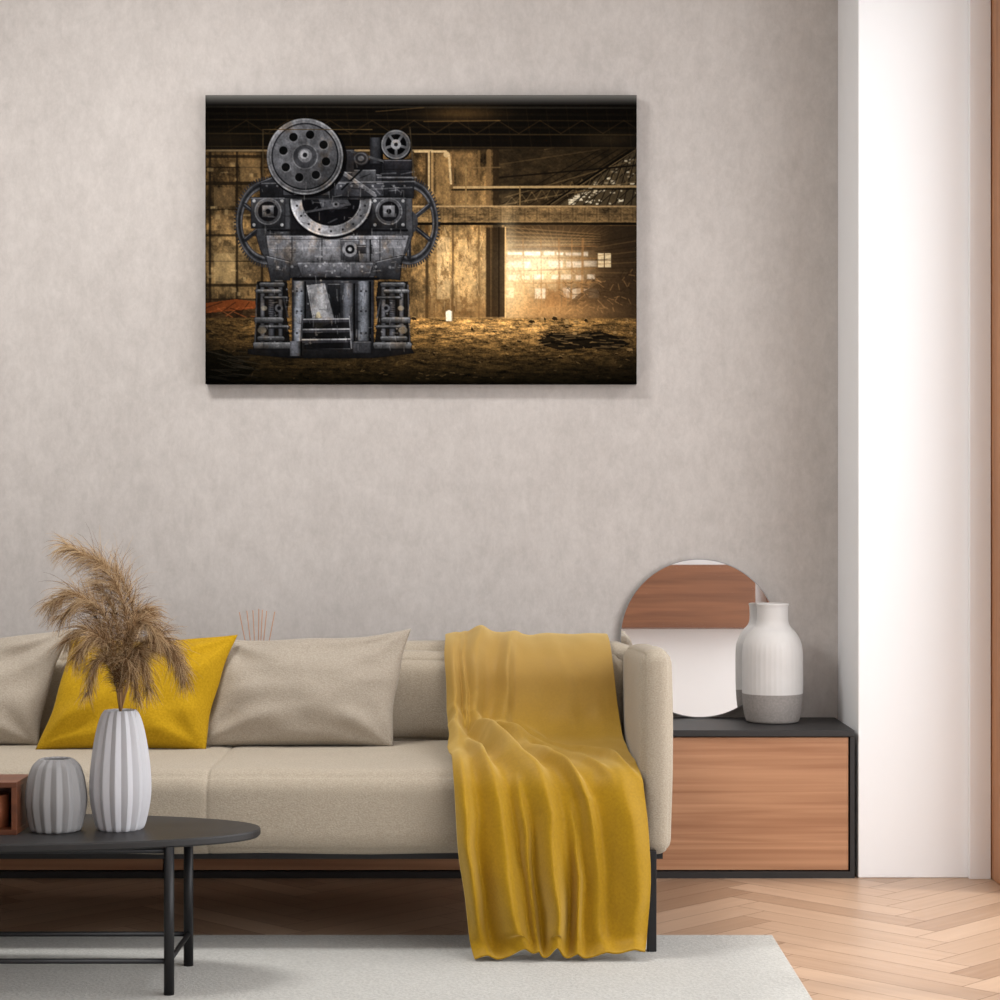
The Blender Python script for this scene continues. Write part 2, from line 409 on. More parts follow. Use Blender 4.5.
    for k in range(50):
        xx=428+rng.rand()*60; yy=228+rng.rand()*80; line(xx,yy,xx+rng.randn()*2,yy+3+rng.rand()*10,1.0,(74,52,30) if rng.rand()>.4 else (236,204,152),.35)
    blend(ss((Y-290)/26)*((X>425)&(X<500)&(Y<318)),(84,58,30),.5)
    # right roof: receding steel trusses, skylight glints
    rect(499,130,637,207,(38,30,19),.94)
    shade(rmask(499,150,637,207),1+(fbm(10,6,61,4,.8)-.5)*1.4)
    poly([(560,206),(637,150),(637,206)],(74,63,45),.7)
    for k in range(70):
        u_=rng.rand(); xx=568+u_*68; lim=207-(xx-560)*.72; yy=lim+rng.rand()*(205-lim)
        w=1.5+rng.rand()*4; rect(xx,yy-1.2,min(637,xx+w),yy+.4,(240,226,194),.3+.6*rng.rand(),1.3)
    for k in range(10): line(500+k*14,206,600+k*9,150,1.0,(13,10,7),.8)
    for k in range(14): line(505+k*10,206-k*1.6,512+k*10,198-k*2.6,1.0,(116,94,62),.5); line(512+k*10,198-k*2.6,518+k*10,205-k*1.6,1.0,(116,94,62),.4)
    for k in range(8): line(575+k*8,206,600+k*6,172-k*3,1.0,(18,14,9),.8)
    line(500,206,637,182,1.2,(124,102,68),.5); line(505,198,637,160,1.2,(108,88,58),.55)
    line(548,206,637,147,2.4,(12,9,6)); line(551,205,637,149.5,.8,(146,122,84),.55); line(500,178,637,166,1.6,(16,12,8)); line(545,150,637,128,1.4,(104,84,54),.5); line(500,165,600,150,1.2,(90,70,44),.4)
    # ceiling
    rect(205,95,637,149,(11,9,7),.96,4)
    for y,c,w in ((107,(50,46,38),2),(114,(22,18,12),2.4),(120,(46,36,21),1.4),(127,(26,20,12),2),(134,(70,55,32),1.2),(140,(15,12,8),2.6),(147,(60,47,28),1.4)): line(205,y,637,y+1.4,w,c,.55)
    for k in range(22): line(206+k*20,105+rng.rand()*4,212+k*20,150,1.0,(44,34,20),.3)
    for k in range(10): x=225+k*42; line(x,134,x+21,121,1,(66,50,30),.45); line(x+21,121,x+42,134,1,(66,50,30),.45)
    glow(462,114,36,7,(112,82,44),.5); glow(610,140,30,8,(80,64,40),.35); glow(225,140,30,8,(56,43,25),.35)
    line(424,122,500,121,1,(146,110,62),.45); line(376,112,424,108,1,(120,92,54),.4)
    # pipes
    line(205,151,432,151,1.8,(124,104,74)); line(415,152,446,152,2.2,(176,150,108)); ell(446.5,155,3,3,(176,150,108)); line(449,155,451,184,2.2,(176,150,108)); line(454,188,637,187,2.2,(156,130,90))
    line(452,190.5,637,189.5,1.4,(14,11,7)); line(429,152,429,206,2,(166,140,100)); line(430.6,152,430.6,206,1,(36,27,17),.7); line(466,165,466,206,1.4,(122,98,62)); line(520,187,520,206,1.3,(110,88,56)); line(470,168,500,168,1.2,(110,88,56),.6)
    # girder
    rect(400,207,637,224,(92,73,47)); shade(rmask(400,207,637,224),1+(fbm(10,5,77,5,.8)-.5)*1.9)
    line(400,207,637,207,1.6,(160,132,92),.9); line(400,224.5,637,224.5,2.6,(13,10,6)); line(400,222,637,222,1,(144,116,76),.5); line(400,215,637,215,1,(60,46,28),.5)
    for k in range(20): line(405+k*12,209,405+k*12,222,.9,(50,37,22),.5); line(406.2+k*12,209,406.2+k*12,222,.7,(144,118,80),.3)
    # lower right hall: deep, back-lit
    rect(505,226,637,320,(52,38,23))
    for k in range(10): line(506,228+k*2.2,600,235+k*1.2,.9,(22,16,10) if k%2 else (118,90,54),.6)
    for k in range(16): line(508+k*8,227,545+k*2,247,.8,(108,84,50),.4)
    glow(540,270,42,26,(255,224,168),.95)
    rect(507,247,592,251,(40,29,18),.55,2)
    for r_,(ya,yb) in enumerate(((252,257),(261,269),(275,281),(288,300))):
        xx=507.0
        while xx<588:
            w=4+rng.rand()*14
            if rng.rand()>.14: rect(xx,ya+rng.rand()*1.5,xx+w,yb-rng.rand()*2,(255,252,240),(1 if xx<560 else .6)*(0.7+.3*rng.rand()),2.6)
            xx+=w+1.0+rng.rand()*2.6
    # silhouettes of plant in the opening
    for x,w in ((507,1.6),(523,1.2),(541,1.4),(559,2),(572,1.2),(583,2.4)): line(x,240,x+rng.randn(),312,w,(140,98,56),.6)
    for y in (248,258.5,272,284.5): line(506,y,598,y-1+rng.randn(),1.2,(128,90,50),.6)
    for k in range(14):
        xx=512+rng.rand()*76; h_=8+rng.rand()*22; w_=2+rng.rand()*6; rect(xx,306-h_,xx+w_,308,(118,78,42),.35,2.5)
    for k in range(30):
        xx=510+rng.rand()*84; yy=262+rng.rand()*40; line(xx,yy,xx+rng.randn()*5,yy+3+rng.rand()*10,1.0,(110,72,40),.45)
    blend(ss((X-590)/22)*((Y>227)&(Y<320)),(34,26,17),.85)
    rect(598,254,611,268,(244,224,180),.85,1.5); line(604.5,254,604.5,268,1,(60,44,26)); line(598,261,611,261,.8,(60,44,26),.7)
    for k in range(18): line(596,244+k*4.2,637,236+k*5.4,1.0,(104,80,50) if k%2 else (15,11,7),.45)
    blend(pmask([(560,320),(568,304),(580,294),(600,284),(637,270),(637,322)]),(38,28,18),.75)
    for k in range(110):
        xx=556+rng.rand()*78; yy=282+rng.rand()*37-(xx-562)*.16; line(xx,yy,xx+1+rng.rand()*6,yy+rng.randn()*3,1.0,(150,112,70) if rng.rand()>.55 else (13,10,7),.5)
    glow(516,298,18,30,(255,220,160),.7); glow(550,313,62,12,(238,178,108),.6); glow(508,266,9,44,(255,234,188),.5); glow(556,282,62,40,(230,168,100),.30); glow(535,262,30,16,(255,244,214),.45)
    rect(486,228,505,318,(38,28,17),.85,3); line(505.5,228,505.5,318,1.2,(232,188,124),.9); line(491,228,491,318,1,(110,84,52),.6); line(499,228,499,318,1,(16,12,8),.8)
    # ground
    gm=ss((Y-318)/2.5); t=ss((Y-318)/67)
    gc=np.stack([118-90*t,88-66*t,48-37*t],-1)
    I[:]=I*(1-gm[...,None])+gc*gm[...,None]
    blend(gm*np.exp(-((X-505)/80)**2-((Y-329)/13)**2),(206,158,94),.6)
    gn=fbm(12,2.6,5,6,.85); I[:]=I*(1+gm*(gn-.5)*3.0)[...,None]
    shade(gm*ss((290-X)/90),.6)
    poly([(538,341),(552,334),(572,336),(600,332),(616,337),(630,345),(616,351),(585,349),(560,351),(545,347)],(15,12,8),.85)
    for k in range(60): xx=536+rng.rand()*80; yy=332+rng.rand()*18; line(xx,yy,xx+5+rng.rand()*16,yy-3+rng.rand()*6,.9,(124,98,62) if rng.rand()>.6 else (7,5,3),.65)
    for k in range(30):  # scrap chunks
        xx=396+rng.rand()*235; yy=319+rng.rand()**1.4*40; a_=1.5+rng.rand()*4.5; h_=.8+rng.rand()*2
        poly([(xx,yy),(xx+a_*.4,yy-h_),(xx+a_,yy-h_*.6),(xx+a_*1.2,yy+h_*.4),(xx+a_*.5,yy+h_*.7)],(18,13,8) if rng.rand()>.35 else (172,136,86),.8)
        line(xx+a_*.3,yy-h_,xx+a_,yy-h_*.7,.8,(206,166,108),.6)
    for k in range(340):
        xx=205+rng.rand()*432; yy=320+rng.rand()**1.3*60; l=.6+rng.rand()*3.4
        line(xx,yy,xx+l,yy+rng.randn()*.8,.8,(204,164,106) if rng.rand()>.55 else (10,8,5),.45)
    poly([(205,352),(222,350),(240,360),(256,370),(244,380),(205,385)],(10,9,6),.8)
    for k in range(24): xx=205+rng.rand()*34; yy=352+rng.rand()*28; line(xx,yy,xx+10+rng.rand()*16,yy+rng.rand()*6,.9,(84,74,58),.5)
    shade(ss((Y-354)/31),.42)
    ell(449,315,3.2,4,(240,228,204)); rect(446,312,452.4,322,(234,220,192),1,1.5); line(452,312,452,322,1,(120,100,70),.7)
    blend(np.exp(-((X-331)/92)**2-((Y-355)/7)**2),(8,7,5),.92)
    # --- machine
    track[0]=True
    K=(9,9,10)
    def part(pts,col,hl=True,out=1.0,grad=.35):
        m=pmask(pts); blend(m,col)
        ys=[p[1] for p in pts]; y0,y1=min(ys),max(ys)
        I[:]=I*(1+m*(grad*(0.5-(Y-y0)/max(1,(y1-y0)))))[...,None]
        n=len(pts)
        for i in range(n):
            (xa,ya),(xb,yb)=pts[i],pts[(i+1)%n]
            line(xa,ya,xb,yb,out,K,.45)
            if hl and abs(yb-ya)<abs(xb-xa)*0.5 and ya+yb<2*np.mean(ys):
                line(xa,ya+1.0,xb,yb+1.0,.8,(156,157,161),.45)
    def R(x0,y0,x1,y1,c,**k): part([(x0,y0),(x1,y0),(x1,y1),(x0,y1)],c,**k)
    def cyl(x0,x1,y0,y1,c):
        m=rmask(x0,y0,x1,y1); blend(m,c); q=(X-x0)/(x1-x0); I[:]=I*(1+m*(0.30-4.2*(q-.38)**2))[...,None]
    # big side gears
    for cx,rx in ((267,32),(409,30.5)):
        cy=223; ry=44
        for k in range(76):
            a=k*2*math.pi/76; line(cx+rx*.93*math.cos(a),cy+ry*.93*math.sin(a),cx+rx*1.02*math.cos(a),cy+ry*1.02*math.sin(a),1.5,(36,37,40))
        ell(cx,cy,rx*.965,ry*.965,(40,41,44),1,inner=.79)
        ell(cx,cy,rx*.95,ry*.95,(84,85,89),.8,inner=.965); ell(cx,cy,rx*.82,ry*.82,(104,105,109),.7,inner=.955); ell(cx,cy,rx*.88,ry*.88,(16,16,18),.7,inner=.965)
        for k in range(6):
            a=k*math.pi/3+.52; line(cx,cy,cx+rx*.80*math.cos(a),cy+ry*.80*math.sin(a),4.4,(28,29,32)); line(cx-.8,cy-1,cx-.8+rx*.78*math.cos(a),cy-1+ry*.78*math.sin(a),.9,(104,105,109),.65)
        ell(cx,cy,9,12,(40,41,44))
    # lower frame
    R(292,276,374,352,(30,31,34)); cyl(294,306,282,352,(88,92,99)); cyl(358,371,282,352,(76,79,85)); cyl(343,355,284,350,(58,60,65)); R(328,284,340,320,(18,19,21))
    for yy in (292,312,334):
        for xx in (297,301.5,361,366): ell(xx,yy,1.1,1.1,(20,20,22),.8)
    poly([(307,286),(325,284),(335,322),(315,331)],(108,109,113)); poly([(309,290),(322,288),(328,312),(314,318)],(150,151,153),.45); line(307,286,315,331,.8,(170,171,174),.6); line(325,284,335,322,.9,(40,41,44),.7)
    ell(318.5,325,4.6,10,(116,108,90)); ell(318.5,316,2.2,3.4,(150,142,120)); line(316.5,320,316.5,332,.9,(170,164,146),.6)
    # ladder
    poly([(302,319),(351,319),(352,356),(300,356)],(10,10,11),.85)
    for k in range(4): line(302,322+k*10.2,350,321.4+k*10.2,3,(40,40,44)); line(302,320.2+k*10.2,350,319.6+k*10.2,1.2,(168,169,174),.9)
    line(302,316,299.6,357,2.8,(60,61,66)); line(350.5,316,353,358,2.8,(50,51,55)); line(301,316,298.6,357,.8,(160,161,166),.8); line(349.4,317,351.8,357,.8,(140,141,146),.7)
    # side tool posts
    for sgn,cx in ((-1,272),(1,393)):
        poly([(cx-15,282),(cx+15,282),(cx+17,300),(cx+15,318),(cx+19,350),(cx-19,350),(cx-15,318),(cx-17,300)],(11,11,12),.92)
        for dx,w,c in ((-9,5,(62,63,67)),(0,7,(46,47,51)),(9,5,(56,57,61))): cyl(cx+dx-w/2,cx+dx+w/2,284,350,c)
        for k in range(9): line(cx-3.5,300+k*2.2,cx+3.5,300.6+k*2.2,.8,(16,16,18),.7)
        for (a,b_,c,h,g) in ((-13,13,283,5,56),(-10,17,290,4,80),(-17,9,297,3,46),(-12,18,318,6,70),(-18,14,326,3.4,50),(-13,15,337,5,60),(-20,19,343,7,78)):
            a2,b2=(a,b_) if sgn>0 else (-b_,-a)
            part([(cx+a2,c+1),(cx+a2+2,c),(cx+b2-2,c),(cx+b2,c+1.5),(cx+b2-1,c+h),(cx+a2+1,c+h)],(g,g+1,g+3),grad=1.1)
        ell(cx+sgn*10,331,4.4,3.6,(96,90,80),.9); ell(cx-sgn*7,309,4,4,(70,71,75)); ell(cx-sgn*7,309,2,2,(14,14,16)); ell(cx+sgn*8,309,3,2.4,(120,116,106),.7)
        line(cx+sgn*15,286,cx+sgn*17,345,1.4,(80,81,85),.6); line(cx-sgn*12,300,cx-sgn*16,318,1.6,(44,45,48))
    # crown body with sloping shoulders
    part([(262,198),(412,198),(413,236),(408,250),(402,262),(400,281),(376,277),(300,277),(271,283),(268,264),(260,250),(256,236)],(44,45,48),grad=.5)
    part([(266,236),(409,236),(403,258),(388,269),(352,261),(320,261),(282,270),(269,257)],(80,81,85),grad=1.0)
    part([(266,256),(290,262),(290,281),(271,283)],(42,43,46),grad=.8); part([(376,262),(402,256),(400,280),(377,280)],(40,41,44),grad=.8)
    part([(297,263),(374,263),(369,278),(302,278)],(58,59,63),grad=.9)
    ell(334,260,34,10,(104,105,109),.35,soft=8)
    line(268,231,407,231,2.4,(12,12,14)); line(294,279.5,378,279.5,3,(8,8,9)); line(272,249,402,248,1,(140,141,145),.4); line(270,240,405,240,.8,(26,26,29),.6)
    for x in (292,322,358,380): line(x,238,x,261,1.2,(22,22,24),.7)
    for k in range(9): ell(278+k*14,266+abs(4-k)*.5,1.4,1.4,(156,157,161),.55)
    for k in range(12): ell(276+k*11,244,1.0,1.0,(150,151,155),.5)
    # crank cavity: lower half-ring, cluttered dark interior
    rect(290,192,372,236,(14,14,16),.9,4)
    ring=ss((Y-198)/4)
    blend(emask(331,203,42,37)*ring,(12,12,14)); blend(emask(331,201,40.5,36,.72)*ring,(96,97,101))
    m=emask(331,201,40.5,36,.72)*ring; shade(m*ss((331-X)/60+.25),1.5); shade(m*ss((X-331)/45),.55)
    blend(emask(331,201,40.5,36,.955)*ring,(190,191,195),.55); blend(emask(331,201,30,26.4,.95)*ring,(150,151,155),.5)
    blend(emask(331,201,29,25.4),(10,10,12))
    for k in range(22):
        a=rng.rand()*math.pi; r_=rng.rand()*24; xx=331+r_*math.cos(a); yy=201+r_*.8*math.sin(a); line(xx,yy,xx+rng.randn()*7,yy+rng.randn()*3,1.4,(60,61,65) if rng.rand()>.5 else (30,30,33),.6)
    part([(318,199),(346,196),(350,204),(340,210),(322,210)],(52,53,57)); line(304,213,350,205,2,(66,67,71),.8); ell(336,205,3.4,3,(104,105,109),.8); ell(336,205,1.4,1.2,(14,14,16))
    for k in range(9): a=math.pi*(k+.5)/9; ell(331+34.5*math.cos(a),201+31*math.sin(a),1.1,1.1,(22,22,24))
    # upper frame
    rect(286,160,384,192,(15,15,17),1,2)
    part([(290,188),(372,188),(364,200),(298,200)],(64,65,69))
    part([(260,182),(286,172),(352,172),(414,178),(414,199),(260,199)],(28,29,32),grad=.7)
    R(283,187,330,196,(54,55,59)); R(334,183,384,197,(42,43,47)); R(382,162,412,182,(24,24,27)); R(352,170,376,184,(50,51,54)); line(335,168,375,196,3.4,(84,85,89)); line(336,166.5,375,193.5,.8,(160,161,165),.6); line(374,158,342,190,2,(12,12,14))
    for k in range(16): xx=330+rng.rand()*78; yy=166+rng.rand()*28; line(xx,yy,xx+rng.randn()*8,yy+rng.randn()*4,1.2,(84,85,89) if rng.rand()>.5 else (14,14,16),.6)
    line(262,184,415,182,1.2,(126,127,131),.6); line(378,178,416,178,1.4,(136,137,141),.6); line(366,190,412,188,1.2,(96,97,101),.6)
    R(346,150,354,172,(34,34,37)); cyl(370,383,138,164,(32,33,36)); line(352,152,384,162,2.2,(62,63,66)); ell(361,159,8,7,(36,36,39)); ell(361,159,7,6,(100,101,105),.6,inner=.8); ell(361,159,3,2.6,(104,105,109))
    for k in range(14): ell(266.8+k*10.6,186.5,1.1,1.1,(156,157,161),.5)
    # bearing housings
    for cx in (268,389):
        R(cx-17,198,cx+17,229,(38,39,42),grad=.8); ell(cx,212,13.4,13.4,(74,75,79)); shade(emask(cx,212,13.4,13.4)*ss((Y-212)/13+.3),.65); ell(cx,212,10,10,(14,14,16)); R(cx-6,206,cx+6,218,(88,89,93),grad=1.0); ell(cx,212,2.6,2.6,(12,12,14)); ell(cx,212,13.4,13.4,(156,157,161),.4,inner=.93)
        for a,b_ in ((-14,201.5),(14,201.5),(-14,225.5),(14,225.5)): ell(cx+a,b_,1.6,1.6,(146,147,150))
    R(341,240,359,262,(56,57,61),grad=.8); ell(350,250,7.5,7.5,(104,105,109)); ell(350,250,4.6,4.6,(14,14,16)); R(357,246,372,254,(36,36,39)); ell(350,250,2,2,(130,131,134)); cyl(366,371,240,262,(66,67,71))
    part([(248,350),(412,350),(414,354),(372,359),(290,359),(248,355)],(18,18,19),hl=False)
    cyl(290,302,342,357,(80,82,88)); R(353,342,371,354,(50,51,55))
    # flywheel
    ell(307,159,40,39,(5,5,6),.95); ell(305,157,38,38,(88,89,93)); ell(305,157,33.8,33.8,(26,26,29),1,inner=.945); ell(305,157,32,32,(76,77,81))
    m=emask(305,157,38,38); I[:]=I*(1+m*(-0.42*((X-305)*.6+(Y-157))/38))[...,None]
    ell(305,157,38,38,(180,181,185),.5,inner=.965); ell(305,157,34.6,34.6,(160,161,165),.4,inner=.975)
    for k in range(8):
        a=k*math.pi/4+.25; hx,hy=305+22*math.cos(a),157+22*math.sin(a)
        ell(hx,hy,4.8,4.8,(132,133,137),.5); ell(hx-.3,hy-.5,4.3,4.3,(9,9,10))
    ell(305,157,13,13,(54,55,59)); ell(305,157,13,13,(132,133,137),.6,inner=.9); ell(305,156,7,7,(98,99,103)); ell(304.5,155,4.6,4.6,(150,151,155),.7); ell(305,155.5,2.4,2.4,(20,20,22))
    # small wheel
    ell(396.5,146,15.5,15.5,(5,5,6)); ell(396,145,14.5,14.5,(66,67,70),1,inner=.72); ell(396,145,14.5,14.5,(146,147,151),.5,inner=.93)
    for k in range(5): a=k*2*math.pi/5+.3; line(396,145,396+11*math.cos(a),145+11*math.sin(a),2.6,(74,75,78))
    ell(396,145,5,5,(112,113,117)); ell(396,145,2,2,(16,16,18)); R(384,160,412,170,(28,28,31))
    line(263,130,263,176,.9,(70,58,38)); line(263,130,372,130,.9,(74,60,38)); line(410,128,414,178,1.2,(54,48,38))
    for k in range(60):
        xx=264+rng.rand()*144; yy=200+rng.rand()*148
        if MM[int((yy-y0p)*S),int((xx-x0p)*S)]>.5: ell(xx,yy,.9,.9,(156,157,160) if rng.rand()>.45 else (10,10,11),.5)
    for k in range(320):
        xx=262+rng.rand()*144; yy=182+rng.rand()*166; l=2+rng.rand()*6
        if MM[int((yy-y0p)*S),int((xx-x0p)*S)]>.5:
            if rng.rand()>.35: line(xx,yy,xx+rng.randn()*.6,yy+l,.8,(134,134,136) if rng.rand()>.5 else (12,12,13),.38)
            else: line(xx,yy,xx+l,yy+rng.randn()*.6,.8,(144,144,146) if rng.rand()>.5 else (12,12,13),.38)
    track[0]=False
    g1=fbm(9,12,201,5,.7); shade(MM,1+(g1-.5)*1.2)
    rust=fbm(12,16,231,5,.7); I[:]=I*(1+(MM*ss((rust-.56)*6)*.5)[...,None]*np.array([.10,-.05,-.22]))
    n3=fbm(1.6,1.6,101,2); I[:]=I*(1+(n3-.5)*0.30)[...,None]
    v=1-0.55*ss(((X-431)/280)**2+((Y-240)/205)**2-.15); I[:]=I*v[...,None]
    blend(ss((106-Y)/10),(128,128,124),.7)  # light highlight along the wrapped top edge, painted into the print colour
    I[:]=np.clip(I,2,252)
    c=I/255.0; c=np.where(c<=0.04045,c/12.92,((c+0.055)/1.055)**2.4)*1.22
    c=np.clip(c,0,0.98)
    xw0,xw1,zt,zb=-0.903,0.419,2.341,1.455
    yf=6.428
    U=(X-x0p)/(x1p-x0p); V=(Y-y0p)/(y1p-y0p)
    PX=xw0+U*(xw1-xw0); PZ=zt+(zb-zt)*V
    ed=np.minimum(np.minimum(PX-xw0,xw1-PX),np.minimum(zt-PZ,PZ-zb))
    k=np.clip(1-ed/0.010,0,1); PY=yf+0.008*(1-np.sqrt(np.clip(1-k*k,0,1)))
    co=np.stack([PX,PY,PZ],-1).reshape(-1,3)
    me=bpy.data.meshes.new('canvas_face')
    idx=np.arange(ny*nx).reshape(ny,nx)
    F=np.stack([idx[:-1,:-1],idx[1:,:-1],idx[1:,1:],idx[:-1,1:]],-1).reshape(-1,4)
    me.vertices.add(len(co)); me.vertices.foreach_set('co',co.astype(np.float32).ravel())
    me.loops.add(F.size); me.loops.foreach_set('vertex_index',F.astype(np.int32).ravel())
    me.polygons.add(len(F)); me.polygons.foreach_set('loop_start',(np.arange(len(F))*4).astype(np.int32))
    me.update(calc_edges=True)
    at=me.color_attributes.new('print','FLOAT_COLOR','POINT')
    rgba=np.concatenate([c.reshape(-1,3),np.ones((ny*nx,1))],1).astype(np.float32)
    at.data.foreach_set('color',rgba.ravel())
    e=empty('canvas_print')
    m,nt,b=new_mat('canvas_ink'); a=N(nt,'ShaderNodeAttribute',attribute_name='print')
    nt.links.new(a.outputs['Color'],b.inputs['Base Color']); b.inputs['Roughness'].default_value=0.9; b.inputs['Specular IOR Level'].default_value=0.0
    add_obj('canvas_face',me,m,e,smooth=True)
    box('stretcher',xw0+0.0005,xw1-0.0005,yf+0.0085,6.479,zb+0.0005,zt-0.0005,plain('dark_canvas_edge',(34,30,26),0.8),e)
build_art()

# ---------------------------------------------------------------- sofa
sofa=empty('sofa')
SX0,SX1=-2.02,0.342
soft_box('seat',SX0-0.004,SX1+0.004,5.10,5.80,0.238,0.438,M_sofa,sofa,r=0.05,puff=0.006,seed=3,seams=(-0.713,))
soft_box('arm_right',SX1,0.419,5.10,5.84,0.235,0.738,M_sofa,sofa,r=0.036,puff=0.004,seed=1,slope=0.040)
soft_box('arm_left',SX0-0.078,SX0,5.10,5.84,0.235,0.738,M_sofa,sofa,r=0.036,puff=0.004,seed=2,slope=0.040)
soft_box('back_frame',SX0-0.02,SX1+0.03,5.85,5.975,0.235,0.700,M_sofa,sofa,r=0.035,puff=0.002,seed=5)
soft_box('back_cushion_right',-0.713,SX1-0.002,5.755,5.875,0.435,0.672,M_sofa,sofa,r=0.045,puff=0.01,seed=6)
soft_box('back_cushion_left',SX0+0.002,-0.713,5.755,5.875,0.435,0.672,M_sofa,sofa,r=0.045,puff=0.01,seed=9)
box('under_frame',SX0,0.40,5.16,5.93,0.218,0.240,M_black,sofa)
for i,(x,y) in enumerate(((0.368,5.095),(-2.05,5.095),(0.368,5.93),(-2.05,5.93))):
    box('leg_%d'%(i+1),x-0.011,x+0.011,y-0.012,y+0.012,0.0 if y>5.5 else 0.006,0.25,M_black,sofa,bevel=0.002)

# ---------------------------------------------------------------- pillows
def pillow(name,TL,TR,BR,BL,thick,mat,seed=0,c=0.08,wr=0.014,sag=0.0):
    n=76; TL,TR,BR,BL=map(Vector,(TL,TR,BR,BL))
    nrm=((TR-TL).cross(BL-TL)).normalized()
    if nrm.y>0: nrm=-nrm
    bm=bmesh.new()
    def pt(u,v,side):
        wob=0.012*math.sin(u*5+seed)+0.01*math.sin(v*6+seed*2)
        uu=u*(1-(c*0.8+wob)*(1-v*v)); vv=v*(1-(c+wob)*(1-u*u)*(1.2 if v>0 else 0.4))
        if v>0: vv-=sag*(1-u*u)*v*(1+0.5*math.sin(u*3+seed))
        a=(uu+1)/2; b=(vv+1)/2
        P=(BL*(1-a)+BR*a)*(1-b)+(TL*(1-a)+TR*a)*b
        e=max(0,(1-abs(u)**2.3))**0.6*max(0,(1-abs(v)**2.3))**0.55
        h=thick*e*(1.08-0.18*v)
        w=mn.fractal(Vector((u*1.3+seed,v*1.3,seed*2.3)),1.0,2.0,2)*wr*1.3
        cr=0
        for k,(cu,cv) in enumerate(((-1,1),(1,1),(1,-1),(-1,-1))):
            du,dv=u-cu,v-cv; d=math.hypot(du,dv); ang=math.atan2(dv,du)
            cr+=math.sin(ang*8+seed+k+d*1.5)*math.exp(-((d-0.5)/0.38)**2)
        h+=(w+cr*wr*0.5)*min(1,e*1.6)
        return P+nrm*h*side
    for side in (1,-1):
        g=[[bm.verts.new(pt(-1+2*i/n,-1+2*j/n,side)) for i in range(n+1)] for j in range(n+1)]
        for j in range(n):
            for i in range(n):
                q=(g[j][i],g[j][i+1],g[j+1][i+1],g[j+1][i])
                bm.faces.new(q if side==1 else q[::-1])
    bmesh.ops.remove_doubles(bm,verts=bm.verts[:],dist=0.0004)
    bmesh.ops.recalc_face_normals(bm,faces=bm.faces[:])
    me=bpy.data.meshes.new(name); bm.to_mesh(me); bm.free()
    return add_obj(name,me,mat,None,smooth=True)
pillow('throw_pillow',(-1.155,5.65,0.738),(-0.705,5.65,0.738),(-0.775,5.535,0.442),(-1.225,5.535,0.442),0.066,M_yel,seed=2,sag=0.02)
pillow('throw_pillow',(-0.775,5.69,0.728),(-0.240,5.69,0.752),(-0.285,5.59,0.444),(-0.81,5.59,0.444),0.070,M_pil,seed=5,sag=0.04)
pillow('throw_pillow',(-1.66,5.71,0.72),(-1.160,5.71,0.752),(-1.235,5.62,0.444),(-1.70,5.62,0.444),0.064,M_pil,seed=9,sag=0.03)

